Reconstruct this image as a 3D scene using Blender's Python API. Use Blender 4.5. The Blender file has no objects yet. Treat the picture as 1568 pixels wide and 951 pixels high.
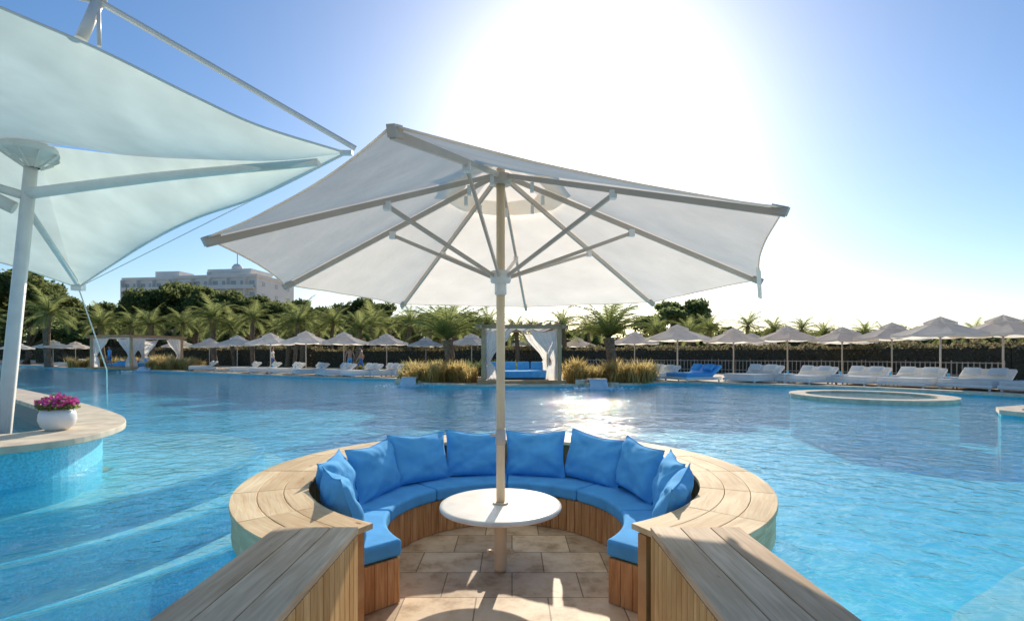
import bpy, math, random
from mathutils import Vector, Matrix, noise
from mathutils.geometry import tessellate_polygon
random.seed(7)
R=math.radians
scene=bpy.context.scene
ZC=1.35
# ------------------------------------------------------------------ materials
def newmat(name):
    m=bpy.data.materials.new(name); m.use_nodes=True
    nt=m.node_tree; nt.nodes.clear()
    out=nt.nodes.new('ShaderNodeOutputMaterial')
    return m,nt,out
def N(nt,t,**kw):
    n=nt.nodes.new(t)
    for k,v in kw.items():
        if hasattr(n,k): setattr(n,k,v)
        else: n.inputs[k].default_value=v
    return n
def c4(c): return (c[0],c[1],c[2],1)
def ramp(nt,fac,stops):
    r=nt.nodes.new('ShaderNodeValToRGB')
    while len(r.color_ramp.elements)<len(stops): r.color_ramp.elements.new(.5)
    for e,(p,c) in zip(r.color_ramp.elements,stops):
        e.position=p; e.color=c4(c)
    nt.links.new(fac,r.inputs[0]); return r
def simple(name,col,rough=.6,var=.12,scale=6,metal=0,bump=0,coord='Object',spec=.5):
    m,nt,out=newmat(name)
    tc=N(nt,'ShaderNodeTexCoord'); no=N(nt,'ShaderNodeTexNoise'); no.inputs['Scale'].default_value=scale; no.inputs['Detail'].default_value=5
    nt.links.new(tc.outputs[coord],no.inputs['Vector'])
    r=ramp(nt,no.outputs['Fac'],[(.3,[c*(1-var) for c in col]),(.7,[min(1,c*(1+var)) for c in col])])
    b=N(nt,'ShaderNodeBsdfPrincipled'); b.inputs['Roughness'].default_value=rough; b.inputs['Metallic'].default_value=metal; b.inputs['Specular IOR Level'].default_value=spec
    nt.links.new(r.outputs[0],b.inputs['Base Color'])
    if bump:
        bp=N(nt,'ShaderNodeBump'); bp.inputs['Strength'].default_value=bump; bp.inputs['Distance'].default_value=.02
        nt.links.new(no.outputs['Fac'],bp.inputs['Height']); nt.links.new(bp.outputs[0],b.inputs['Normal'])
    nt.links.new(b.outputs[0],out.inputs[0]); return m
def fabric(name,col,trans,mixf=.5,var=.05,scale=3,tvar=.12):
    m,nt,out=newmat(name)
    tc=N(nt,'ShaderNodeTexCoord'); no=N(nt,'ShaderNodeTexNoise'); no.inputs['Scale'].default_value=scale; no.inputs['Detail'].default_value=6
    nt.links.new(tc.outputs['Object'],no.inputs['Vector'])
    r=ramp(nt,no.outputs['Fac'],[(.3,[c*(1-var) for c in col]),(.7,[min(1,c*(1+var)) for c in col])])
    d=N(nt,'ShaderNodeBsdfDiffuse'); nt.links.new(r.outputs[0],d.inputs[0])
    r2=ramp(nt,no.outputs['Fac'],[(.3,[c*(1-tvar) for c in trans]),(.7,trans)])
    t=N(nt,'ShaderNodeBsdfTranslucent'); nt.links.new(r2.outputs[0],t.inputs[0])
    mx=N(nt,'ShaderNodeMixShader'); mx.inputs[0].default_value=mixf
    nt.links.new(d.outputs[0],mx.inputs[1]); nt.links.new(t.outputs[0],mx.inputs[2])
    bp=N(nt,'ShaderNodeBump'); bp.inputs['Strength'].default_value=.3; bp.inputs['Distance'].default_value=.04
    nt.links.new(no.outputs['Fac'],bp.inputs['Height']); nt.links.new(bp.outputs[0],d.inputs['Normal']); nt.links.new(bp.outputs[0],t.inputs['Normal'])
    nt.links.new(mx.outputs[0],out.inputs[0]); return m
def foliage(name,c1,c2,tr,mixf=.45):
    m,nt,out=newmat(name)
    g=N(nt,'ShaderNodeNewGeometry')
    r=ramp(nt,g.outputs['Random Per Island'],[(0,c1),(1,c2)])
    d=N(nt,'ShaderNodeBsdfDiffuse'); nt.links.new(r.outputs[0],d.inputs[0])
    t=N(nt,'ShaderNodeBsdfTranslucent'); t.inputs[0].default_value=c4(tr)
    mx=N(nt,'ShaderNodeMixShader'); mx.inputs[0].default_value=mixf
    nt.links.new(d.outputs[0],mx.inputs[1]); nt.links.new(t.outputs[0],mx.inputs[2])
    nt.links.new(mx.outputs[0],out.inputs[0]); return m
def wood(name,cd,cl,rough=.65,gs=1.0,isl=(.80,.73,.66)):
    m,nt,out=newmat(name)
    tc=N(nt,'ShaderNodeTexCoord'); g=N(nt,'ShaderNodeNewGeometry')
    mp=N(nt,'ShaderNodeMapping'); mp.inputs['Scale'].default_value=(1.6*gs,22*gs,1)
    nt.links.new(tc.outputs['UV'],mp.inputs['Vector'])
    no=N(nt,'ShaderNodeTexNoise'); no.inputs['Scale'].default_value=1.6; no.inputs['Detail'].default_value=8; no.inputs['Distortion'].default_value=.8
    nt.links.new(mp.outputs[0],no.inputs['Vector'])
    mp2=N(nt,'ShaderNodeMapping'); mp2.inputs['Scale'].default_value=(1.2,3.0,1)
    nt.links.new(tc.outputs['UV'],mp2.inputs['Vector'])
    n2=N(nt,'ShaderNodeTexNoise'); n2.inputs['Scale'].default_value=1.5; n2.inputs['Detail'].default_value=4
    nt.links.new(mp2.outputs[0],n2.inputs['Vector'])
    r=ramp(nt,no.outputs['Fac'],[(.28,cd),(.5,[(a+b)/2 for a,b in zip(cd,cl)]),(.72,cl)])
    r2=ramp(nt,n2.outputs['Fac'],[(.3,(.76,.70,.64)),(.65,(1,1,1))])
    r3=ramp(nt,g.outputs['Random Per Island'],[(0,isl),(.5,(.94,.91,.88)),(1,(1,1,1))])
    m1=N(nt,'ShaderNodeMix',data_type='RGBA',blend_type='MULTIPLY'); m1.inputs[0].default_value=1
    nt.links.new(r.outputs[0],m1.inputs[6]); nt.links.new(r2.outputs[0],m1.inputs[7])
    m2=N(nt,'ShaderNodeMix',data_type='RGBA',blend_type='MULTIPLY'); m2.inputs[0].default_value=1
    nt.links.new(m1.outputs[2],m2.inputs[6]); nt.links.new(r3.outputs[0],m2.inputs[7])
    mp3=N(nt,'ShaderNodeMapping'); mp3.inputs['Scale'].default_value=(1.6,4.5,1)
    nt.links.new(tc.outputs['UV'],mp3.inputs['Vector'])
    vo=N(nt,'ShaderNodeTexVoronoi'); vo.inputs['Scale'].default_value=1.3
    nt.links.new(mp3.outputs[0],vo.inputs['Vector'])
    r4=ramp(nt,vo.outputs['Distance'],[(.03,(.38,.25,.15)),(.085,(1,1,1))])
    m3=N(nt,'ShaderNodeMix',data_type='RGBA',blend_type='MULTIPLY'); m3.inputs[0].default_value=1
    nt.links.new(m2.outputs[2],m3.inputs[6]); nt.links.new(r4.outputs[0],m3.inputs[7])
    b=N(nt,'ShaderNodeBsdfPrincipled'); b.inputs['Roughness'].default_value=rough; b.inputs['Specular IOR Level'].default_value=.15
    nt.links.new(m3.outputs[2],b.inputs['Base Color'])
    bp=N(nt,'ShaderNodeBump'); bp.inputs['Strength'].default_value=.25; bp.inputs['Distance'].default_value=.01
    nt.links.new(no.outputs['Fac'],bp.inputs['Height']); nt.links.new(bp.outputs[0],b.inputs['Normal'])
    nt.links.new(b.outputs[0],out.inputs[0]); return m

M_wood=wood('ring_pine',(.84,.60,.34),(.98,.84,.56))
M_wooda=wood('weathered_pine',(.66,.49,.32),(.92,.75,.53))
M_woodc=wood('cladding_wood',(.55,.25,.10),(.90,.54,.25))
M_armclad=wood('arm_cladding',(.78,.46,.18),(1,.70,.34))
M_blue=simple('blue_canvas',(.11,.42,.78),.9,.12,5,bump=.35,spec=.15)
M_canvas=fabric('white_canvas',(.94,.88,.80),(1,.92,.80),.60)
M_memb=fabric('tensile_membrane',(.74,.79,.75),(.74,.86,.80),.42,scale=1.6,tvar=.25)
M_white=simple('white_paint',(.80,.80,.78),.4,.05)
M_steel=simple('white_steel',(.76,.74,.68),.35,.05)
M_pole=simple('beige_pole',(.78,.60,.38),.45,.06)
M_rib=simple('rib_metal',(.57,.49,.41),.4,.05)
M_marble=simple('white_marble',(.92,.82,.68),.35,.12,5,spec=.2)
M_stone=simple('sandstone',(.70,.58,.43),.8,.2,5,bump=.3,spec=.2)
M_cush=fabric('white_cushion',(.90,.88,.84),(.95,.93,.86),.38)
M_curt=fabric('white_curtain',(.84,.82,.78),(.95,.92,.85),.5)
M_dark=simple('dark_steel',(.08,.08,.08),.4)
M_pot=simple('white_pot',(.80,.79,.77),.35,.04)
M_palm=foliage('palm_leaf',(.09,.12,.035),(.22,.24,.09),(.46,.50,.18),.5)
M_pine=foliage('pine_leaf',(.04,.07,.025),(.12,.15,.05),(.28,.32,.12),.45)
M_tree=foliage('tree_leaf',(.06,.10,.035),(.14,.18,.07),(.34,.40,.16),.48)
M_hedge=foliage('hedge_leaf',(.09,.08,.045),(.20,.17,.10),(.38,.33,.18),.42)
M_grass=foliage('ornamental_grass',(.30,.23,.08),(.46,.36,.15),(.85,.66,.28),.55)
M_trunk=simple('bark',(.20,.14,.09),.9,.4,9,bump=.5)
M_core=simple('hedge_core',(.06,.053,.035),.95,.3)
M_thatch=wood('pergola_wood',(.54,.34,.17),(.82,.58,.35))
M_flower=foliage('pink_flower',(.55,.05,.25),(.8,.22,.5),(.7,.1,.4),.3)
M_mos=simple('bar_mosaic',(.14,.62,.78),.35,.25,40)
M_rail=simple('railing_wood',(.42,.37,.31),.7,.2,3)
M_foam=fabric('foam',(.9,.93,.95),(.9,.95,1),.4)

def tilemat(name,c1,c2,cm,bw,rh,mort,rough=.5,offx=0,nsc=2.5,dk=(.50,.44,.38),spec=.5):
    m,nt,out=newmat(name)
    g=N(nt,'ShaderNodeNewGeometry'); mp=N(nt,'ShaderNodeMapping'); mp.inputs['Location'].default_value=(offx,.13,0)
    nt.links.new(g.outputs['Position'],mp.inputs['Vector'])
    br=N(nt,'ShaderNodeTexBrick'); br.inputs['Scale'].default_value=1; br.inputs['Brick Width'].default_value=bw; br.inputs['Row Height'].default_value=rh
    br.inputs['Mortar Size'].default_value=mort; br.inputs['Color1'].default_value=c4(c1); br.inputs['Color2'].default_value=c4(c2); br.inputs['Mortar'].default_value=c4(cm)
    br.inputs['Mortar Smooth'].default_value=.3
    nt.links.new(mp.outputs[0],br.inputs['Vector'])
    no=N(nt,'ShaderNodeTexNoise'); no.inputs['Scale'].default_value=nsc; no.inputs['Detail'].default_value=9; no.inputs['Roughness'].default_value=.65
    nt.links.new(g.outputs['Position'],no.inputs['Vector'])
    r=ramp(nt,no.outputs['Fac'],[(.34,dk),(.5,(.9,.85,.78)),(.64,(1,1,1))])
    mx=N(nt,'ShaderNodeMix',data_type='RGBA',blend_type='MULTIPLY'); mx.inputs[0].default_value=1
    nt.links.new(br.outputs[0],mx.inputs[6]); nt.links.new(r.outputs[0],mx.inputs[7])
    b=N(nt,'ShaderNodeBsdfPrincipled'); b.inputs['Roughness'].default_value=rough; b.inputs['Specular IOR Level'].default_value=spec
    nt.links.new(mx.outputs[2],b.inputs['Base Color'])
    bp=N(nt,'ShaderNodeBump'); bp.inputs['Strength'].default_value=.4; bp.inputs['Distance'].default_value=.01
    nt.links.new(br.outputs['Fac'],bp.inputs['Height']); bp.invert=True
    nt.links.new(bp.outputs[0],b.inputs['Normal'])
    nt.links.new(b.outputs[0],out.inputs[0]); return m
M_tile=tilemat('travertine_tiles',(.95,.76,.52),(.56,.43,.30),(.32,.24,.16),.56,.46,.006,.55,nsc=3.6,dk=(.56,.47,.38),spec=.2)
M_pave=tilemat('deck_paving',(.66,.55,.41),(.54,.45,.34),(.3,.26,.2),.6,.6,.01,.8,nsc=.6)
PD=(.92,.95,.97)
M_pool=tilemat('pool_mosaic',(.15,.76,.94),(.12,.72,.92),(.24,.78,.94),.10,.10,.005,.4,nsc=.7,dk=PD,spec=.1)
M_shelf=tilemat('pale_pool_tile',(.50,.88,.92),(.46,.85,.90),(.56,.88,.92),.10,.10,.005,.4,nsc=1.5,dk=PD,spec=.1)

def watermat(name,tA,tCaustic,dif,dmix):
    m,nt,out=newmat(name)
    g=N(nt,'ShaderNodeNewGeometry')
    n1=N(nt,'ShaderNodeTexNoise'); n1.inputs['Scale'].default_value=5.0; n1.inputs['Detail'].default_value=4; n1.inputs['Distortion'].default_value=1.0
    n2=N(nt,'ShaderNodeTexNoise'); n2.inputs['Scale'].default_value=.9; n2.inputs['Detail'].default_value=2
    nt.links.new(g.outputs['Position'],n1.inputs['Vector']); nt.links.new(g.outputs['Position'],n2.inputs['Vector'])
    ad=N(nt,'ShaderNodeMath',operation='MULTIPLY_ADD'); ad.inputs[1].default_value=1.6
    nt.links.new(n2.outputs['Fac'],ad.inputs[0]); nt.links.new(n1.outputs['Fac'],ad.inputs[2])
    bp=N(nt,'ShaderNodeBump'); bp.inputs['Strength'].default_value=.60; bp.inputs['Distance'].default_value=.045
    nt.links.new(ad.outputs[0],bp.inputs['Height'])
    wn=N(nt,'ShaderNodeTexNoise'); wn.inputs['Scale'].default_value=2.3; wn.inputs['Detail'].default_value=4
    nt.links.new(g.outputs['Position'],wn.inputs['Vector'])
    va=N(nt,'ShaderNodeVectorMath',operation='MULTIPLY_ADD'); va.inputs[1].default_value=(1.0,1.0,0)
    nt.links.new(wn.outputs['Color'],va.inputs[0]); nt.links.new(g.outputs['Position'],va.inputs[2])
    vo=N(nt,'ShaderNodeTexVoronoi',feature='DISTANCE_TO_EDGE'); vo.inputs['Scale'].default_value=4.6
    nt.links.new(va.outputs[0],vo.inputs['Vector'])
    cr=ramp(nt,vo.outputs['Distance'],[(0,tCaustic),(.05,[(a*.5+b*.5) for a,b in zip(tA,tCaustic)]),(.18,[(a*.9+b*.1) for a,b in zip(tA,tCaustic)]),(.45,tA)])  # caustic light web painted into the transparent tint, brightest along cell edges
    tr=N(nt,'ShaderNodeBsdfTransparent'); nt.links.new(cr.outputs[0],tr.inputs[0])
    df=N(nt,'ShaderNodeBsdfDiffuse'); df.inputs[0].default_value=c4(dif)
    mx0=N(nt,'ShaderNodeMixShader'); mx0.inputs[0].default_value=dmix
    nt.links.new(tr.outputs[0],mx0.inputs[1]); nt.links.new(df.outputs[0],mx0.inputs[2])
    gl=N(nt,'ShaderNodeBsdfGlossy'); gl.inputs['Roughness'].default_value=.04; nt.links.new(bp.outputs[0],gl.inputs['Normal'])
    fr=N(nt,'ShaderNodeFresnel'); fr.inputs[0].default_value=1.33; nt.links.new(bp.outputs[0],fr.inputs['Normal'])
    inv=N(nt,'ShaderNodeMath',operation='SUBTRACT'); inv.inputs[0].default_value=1; nt.links.new(g.outputs['Backfacing'],inv.inputs[1])
    ml=N(nt,'ShaderNodeMath',operation='MULTIPLY'); nt.links.new(fr.outputs[0],ml.inputs[0]); nt.links.new(inv.outputs[0],ml.inputs[1])
    mx=N(nt,'ShaderNodeMixShader'); nt.links.new(ml.outputs[0],mx.inputs[0])
    nt.links.new(mx0.outputs[0],mx.inputs[1]); nt.links.new(gl.outputs[0],mx.inputs[2])
    nt.links.new(mx.outputs[0],out.inputs[0]); return m
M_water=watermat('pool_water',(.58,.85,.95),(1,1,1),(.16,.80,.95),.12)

# ------------------------------------------------------------------ mesh builder
class MB:
    def __init__(s): s.v=[];s.f=[];s.m=[];s.uv=[];s.sm=[]
    def add(s,vs,fs,mat=0,uvs=None,smooth=False):
        o=len(s.v); s.v+= [tuple(p) for p in vs]
        s.uv+= list(uvs) if uvs else [(p[0],p[1]) for p in vs]
        for f in fs: s.f.append([i+o for i in f]); s.m.append(mat); s.sm.append(smooth)
    def prism(s,pts,z0,z1,mat=0,u=(1,0,0),v=(0,1,0)):
        n=len(pts); u=Vector(u); v=Vector(v); ou=random.random()*50; ov=random.random()*50
        vs=[(p[0],p[1],z0) for p in pts]+[(p[0],p[1],z1) for p in pts]
        uv=[(Vector(p).dot(u)+ou+ .3*p[2]*(1-abs(u.z)),Vector(p).dot(v)+ov+p[2]*(1-abs(u.z))) for p in vs]
        fs=[[n-1-i for i in range(n)],[n+i for i in range(n)]]+[[i,(i+1)%n,n+(i+1)%n,n+i] for i in range(n)]
        s.add(vs,fs,mat,uv)
    def box(s,c,sz,mat=0,M=None,u=0):
        x,y,z=[a/2 for a in sz]; M=M or Matrix()
        loc=[Vector((sx*x,sy*y,sz_*z)) for sz_ in(-1,1) for sy in(-1,1) for sx in(-1,1)]
        vs=[M@p+Vector(c) for p in loc]
        ou=random.random()*50; k=[(u+1)%3,(u+2)%3]
        uv=[(p[u]+ou,p[k[0]]+p[k[1]]+ou) for p in loc]
        s.add(vs,[[0,2,3,1],[4,5,7,6],[0,1,5,4],[2,6,7,3],[0,4,6,2],[1,3,7,5]],mat,uv)
    def beam(s,p0,p1,w,h,mat=0):
        p0=Vector(p0);p1=Vector(p1);d=p1-p0
        q=d.to_track_quat('X','Z').to_matrix().to_4x4()
        s.box((p0+p1)/2,(d.length,w,h),mat,q,0)
    def tube(s,pts,rad,mat=0,n=8,smooth=True,cap=True):
        pts=[Vector(p) for p in pts]
        if not hasattr(rad,'__len__'): rad=[rad]*len(pts)
        vs=[];uv=[];L=0
        for i,p in enumerate(pts):
            d=(pts[min(i+1,len(pts)-1)]-pts[max(i-1,0)]).normalized()
            a=d.cross(Vector((0,0,1)));
            if a.length<.05: a=d.cross(Vector((1,0,0)))
            a.normalize(); b=d.cross(a)
            if i: L+=(p-pts[i-1]).length
            for k in range(n):
                t=2*math.pi*k/n; vs.append(p+(a*math.cos(t)+b*math.sin(t))*rad[i]); uv.append((L,k/n))
        fs=[[i*n+k,i*n+(k+1)%n,(i+1)*n+(k+1)%n,(i+1)*n+k] for i in range(len(pts)-1) for k in range(n)]
        s.add(vs,fs,mat,uv,smooth)
        if cap:
            o=len(s.v)-len(vs)
            s.f.append([o+k for k in range(n)][::-1]); s.m.append(mat); s.sm.append(False)
            s.f.append([o+(len(pts)-1)*n+k for k in range(n)]); s.m.append(mat); s.sm.append(False)
    def lathe(s,c,prof,mat=0,n=24,smooth=True):
        vs=[(c[0]+r*math.cos(2*math.pi*k/n),c[1]+r*math.sin(2*math.pi*k/n),c[2]+z) for r,z in prof for k in range(n)]
        fs=[[i*n+k,i*n+(k+1)%n,(i+1)*n+(k+1)%n,(i+1)*n+k] for i in range(len(prof)-1) for k in range(n)]
        s.add(vs,fs,mat,None,smooth)
    def obj(s,name,mats,parent=None,bevel=0,loc=None):
        me=bpy.data.meshes.new(name); me.from_pydata(s.v,[],s.f); 
        for m in mats: me.materials.append(m)
        me.polygons.foreach_set('material_index',s.m); me.polygons.foreach_set('use_smooth',s.sm)
        ul=me.uv_layers.new(name='UVMap'); idx=[0]*len(me.loops); me.loops.foreach_get('vertex_index',idx)
        fl=[];
        for i in idx: fl+=[s.uv[i][0],s.uv[i][1]]
        ul.data.foreach_set('uv',fl); me.update()
        ob=bpy.data.objects.new(name,me); scene.collection.objects.link(ob)
        if parent: ob.parent=parent
        if bevel:
            b=ob.modifiers.new('bevel','BEVEL'); b.width=bevel; b.segments=2; b.limit_method='ANGLE'
        if loc: ob.location=loc
        return ob
def empty(name,loc=(0,0,0)):
    e=bpy.data.objects.new(name,None); scene.collection.objects.link(e); e.location=loc; return e
def inst(src,name,loc,rz=0,s=1):
    o=bpy.data.objects.new(name,src.data); scene.collection.objects.link(o); o.location=loc; o.rotation_euler=(0,0,rz)
    o.scale=(s,s,s) if not hasattr(s,'__len__') else s
    for m in src.modifiers:
        if m.type=='BEVEL':
            b=o.modifiers.new('bevel','BEVEL'); b.width=m.width; b.segments=m.segments; b.limit_method='ANGLE'
    return o
def crom(pts,n):
    P=[Vector(p) for p in pts]; P=[2*P[0]-P[1]]+P+[2*P[-1]-P[-2]]; out=[]; m=len(P)-3
    for j in range(n+1):
        t=j/n*m; i=min(int(t),m-1); t-=i; a,b,c,d=P[i:i+4]
        out.append(.5*((2*b)+(c-a)*t+(2*a-5*b+4*c-d)*t*t+(3*b-a-3*c+d)*t**3))
    return out
def arc(cx,cy,r,a0,a1,n): return [(cx+r*math.cos(R(a0+(a1-a0)*i/n)),cy+r*math.sin(R(a0+(a1-a0)*i/n))) for i in range(n+1)]
def sheet(name,outer,holes,z,mat):
    polys=[[Vector((x,y,0)) for x,y in p] for p in [outer]+holes]
    tris=tessellate_polygon(polys); vs=[(v.x,v.y,z) for p in polys for v in p]
    b=MB(); fs=[]
    for t in tris:
        a,bb,c=[Vector(vs[i]) for i in t]
        fs.append(list(t) if (bb-a).cross(c-a).z>0 else list(t)[::-1])
    b.add(vs,fs); return b.obj(name,[mat])

# ------------------------------------------------------------------ pool + ground
CX,CY=-.06,4.65
edge=crom([(-70,0,0),(-75,40,0),(-60,60,0),(-42.8,49,0),(-30,41.6,0),(-18.7,33.8,0),(-11,28.8,0),(-6.6,26.8,0),(-5.2,24.8,0),(-4.2,22.6,0),(-1.5,20.9,0),(2,20.8,0),(5,21.6,0),(6.6,23.2,0),(9,22.4,0),(11.1,20.9,0),(12.9,19.6,0),(14.6,17.4,0),(15.6,15.2,0),(15.4,13.6,0)],110)
pool=[(p.x,p.y) for p in edge]+[(11.2,11.8),(10.7,11.2),(11.0,9),(10.5,6),(9.5,3),(8.5,.2)]
AL=(-1.38,-.90); AR=(.81,1.33)
well=arc(CX,CY,2.08,-57,237,60)
hole=[(x,y) for x,y in well]+[(-1.30,2.85),(-1.30,.2),(1.25,.2),(1.25,2.85)]
big=[(-1500,-1500),(1500,-1500),(1500,1500),(-1500,1500)]
sheet('ground',big,[pool],.10,M_pave)
JX,JY,JR=11.0,15.8,2.12
jac=arc(JX,JY,JR-.1,0,351,39)
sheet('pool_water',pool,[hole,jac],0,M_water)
b=MB()
zf=-1.3
b.add([(-90,-5,zf),(30,-5,zf),(30,70,zf),(-90,70,zf)],[[0,1,2,3]])
n=len(pool)
b.add([(x,y,zf) for x,y in pool]+[(x,y,.1) for x,y in pool],[[i,(i+1)%n,n+(i+1)%n,n+i] for i in range(n)],0)
b.obj('pool_basin',[M_pool])
b=MB(); cp=[Vector((x,y)) for x,y in pool]
inn=[];outr=[]
for i in range(n):
    d=(cp[(i+1)%n]-cp[i-1]).normalized(); nn=Vector((-d.y,d.x))
    inn.append(cp[i]-nn*.04); outr.append(cp[i]+nn*.42)
b.add([(p.x,p.y,.05) for p in inn]+[(p.x,p.y,.14) for p in inn]+[(p.x,p.y,.14) for p in outr]+[(p.x,p.y,.09) for p in outr],
      [[k*n+i,k*n+(i+1)%n,(k+1)*n+(i+1)%n,(k+1)*n+i] for k in range(3) for i in range(n)])
b.obj('pool_coping',[M_stone])
b=MB()
for r_,z in ((3.35,-.26),(3.80,-.58),(4.25,-.92)):
    b.prism(arc(-7.3,7.4,r_,0,357,80),zf-.05*r_,z,0)
    b.prism(arc(-7.3,7.4,r_+.006,0,357,80),zf,z-.03,1)
    b.lathe((-7.3,7.4,z),[(r_-.10,.004),(r_-.015,.004)],1,80,False)
b.obj('submerged_steps',[M_shelf,M_mos])
b=MB(); sh=crom([(1.75,.25,0),(1.85,1.8,0),(2.3,2.7,0),(3.0,3.2,0),(3.8,3.65,0),(6,4.5,0),(10.6,6,0)],24)
b.prism([(9.2,.25)]+[(p.x,p.y) for p in sh][::-1],zf,-.10,0); b.obj('submerged_shelf',[M_shelf])
b=MB()
b.lathe((JX,JY,0),[(JR,-1.29),(JR,-.02)],3,64,True)
b.lathe((JX,JY,0),[(JR,-.02),(JR,.06),(JR+.04,.07),(JR+.04,.12),(JR-.42,.12),(JR-.42,.07),(JR-.4,.06),(JR-.4,-1.2)],0,64,False)
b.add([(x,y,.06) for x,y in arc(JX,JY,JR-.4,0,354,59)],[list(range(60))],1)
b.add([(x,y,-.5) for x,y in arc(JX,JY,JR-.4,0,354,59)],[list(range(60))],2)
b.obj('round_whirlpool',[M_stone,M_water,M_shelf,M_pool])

# ------------------------------------------------------------------ round seating
seat=empty('round_seating')
b=MB()
NS=15; A0,A1=-61,241
for i in range(NS):
    a=A0+(A1-A0)*i/NS; a2=A0+(A1-A0)*(i+1)/NS-.12
    for (r0,r1) in ((1.66,1.838),(1.842,2.02),(2.024,2.20)):
        am=R((a+a2)/2); t=(-math.sin(am),math.cos(am),0); rr=(math.cos(am),math.sin(am),0)
        b.prism(arc(CX,CY,r1,a,a2,5)+arc(CX,CY,r0,a2,a,5),.262,.30+random.uniform(-.001,.001),0,t,rr)
b.obj('ring_top_boards',[M_wood],seat,.004)
b=MB()
for i in range(NS):
    a=A0+(A1-A0)*i/NS; a2=A0+(A1-A0)*(i+1)/NS-.05; am=R((a+a2)/2)
    b.prism(arc(CX,CY,2.185,a,a2,5)+arc(CX,CY,2.14,a2,a,5),.06,.258,0,(-math.sin(am),math.cos(am),0),(0,0,1))
b.obj('ring_fascia',[M_wood],seat)
b=MB()
b.prism(arc(CX,CY,2.12,A0+1,A1-1,60)+arc(CX,CY,1.80,A1-1,A0+1,60),-1.35,.257,0)
b.obj('ring_wall',[M_mos],seat)
b=MB()
a=A0
while a<A1-2:
    a2=a+2.9; am=R((a+a2)/2)
    b.prism(arc(CX,CY,1.79,a,a2-.25,1)+arc(CX,CY,1.72,a2-.25,a,1),-.548,.256,0,(0,0,1),(-math.sin(am),math.cos(am),0)); a=a2
b.obj('backrest_slats',[M_woodc],seat)
S0,S1=-41,221
b=MB(); a=S0
while a<S1-1:
    a2=a+5.24; am=R((a+a2)/2)
    b.prism(arc(CX,CY,1.13,a,a2-.3,1)+arc(CX,CY,1.08,a2-.3,a,1),-.545,-.205,0,(0,0,1),(-math.sin(am),math.cos(am),0)); a=a2
b.prism(arc(CX,CY,1.712,S0+.4,S1-.4,60)+arc(CX,CY,1.135,S1-.4,S0+.4,60),-.54,-.21,0)
for s in (S0,S1):
    sg=1 if s==S0 else -1
    for j in range(6):
        r0=1.08+j*.105; r1=r0+.101
        p=arc(CX,CY,r1,s-sg*1.3,s,1)+arc(CX,CY,r0,s,s-sg*1.3,1)
        am=R(s); b.prism(p,-.545,-.205,0,(0,0,1),(math.cos(am),math.sin(am),0))
b.obj('bench_base',[M_woodc],seat,.003)
b=MB(); K=6
for i in range(K):
    a=S0-1+(S1-S0+2)*i/K; a2=S0-1+(S1-S0+2)*(i+1)/K-.35
    b.prism(arc(CX,CY,1.70,a,a2,10)+arc(CX,CY,1.05,a2,a,10),-.2,-.07,0)
o=b.obj('seat_cushions',[M_blue],seat,.03); o.modifiers['bevel'].segments=4
def pillow(seed,w=.66,h=.54,t=.20):
    b=MB(); n=26; rnd=Vector((seed*3.1,seed*1.7,0))
    for sd in (1,-1):
        vs=[]
        for j in range(n+1):
            for i in range(n+1):
                u=i/n*2-1; v=j/n*2-1
                e=max(0,(1-u**4))**.55*max(0,(1-v**4))**.55
                x=u*w/2*(1-.08*(1-v*v)*abs(u)); z=v*h/2*(1-.07*(1-u*u)*abs(v))
                wr=noise.noise(Vector((u*1.6,v*1.6,sd))+rnd)*.040+noise.noise(Vector((u*5,v*4,sd))+rnd)*.010
                cr=abs(abs(u)-abs(v)); wr-=.018*math.exp(-(cr*7)**2)*abs(u)*abs(v)*2
                wr+=.010*math.sin(9*math.atan2(v,u)+seed)*(abs(u*v))
                y=sd*(t/2*e+ wr*min(1,e*1.6))
                vs.append((x,y,z-.025*(1-abs(u))*(v>0)*v))
        fs=[]
        for j in range(n):
            for i in range(n):
                q=[j*(n+1)+i,j*(n+1)+i+1,(j+1)*(n+1)+i+1,(j+1)*(n+1)+i]
                fs.append(q if sd<0 else q[::-1])
        b.add(vs,fs,0,None,True)
        if sd==1:
            rim=[vs[i] for i in range(n+1)]+[vs[j*(n+1)+n] for j in range(1,n+1)]+[vs[n*(n+1)+i] for i in range(n-1,-1,-1)]+[vs[j*(n+1)] for j in range(n-1,-1,-1)]
            b.tube(rim,.006,0,6)
    return b
for i in range(10):
    a=-31+242*i/9+random.uniform(-1.5,1.5); ar=R(a)
    b=pillow(i+1,w=.74+random.uniform(-.03,.03),h=.54+random.uniform(-.02,.02))
    o=b.obj('back_cushion_%d'%(i+1),[M_blue],seat)
    r_=1.46+random.uniform(-.03,.03)
    o.location=(CX+r_*math.cos(ar),CY+r_*math.sin(ar),.19+random.uniform(-.01,.015))
    o.rotation_euler=(Matrix.Rotation(ar-math.pi/2+R(random.uniform(-5,5)),4,'Z')@Matrix.Rotation(R(-15+random.uniform(-4,3)),4,'X')@Matrix.Rotation(R(random.uniform(-5,5)),4,'Y')).to_euler()
b=MB(); c=MB()
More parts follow.
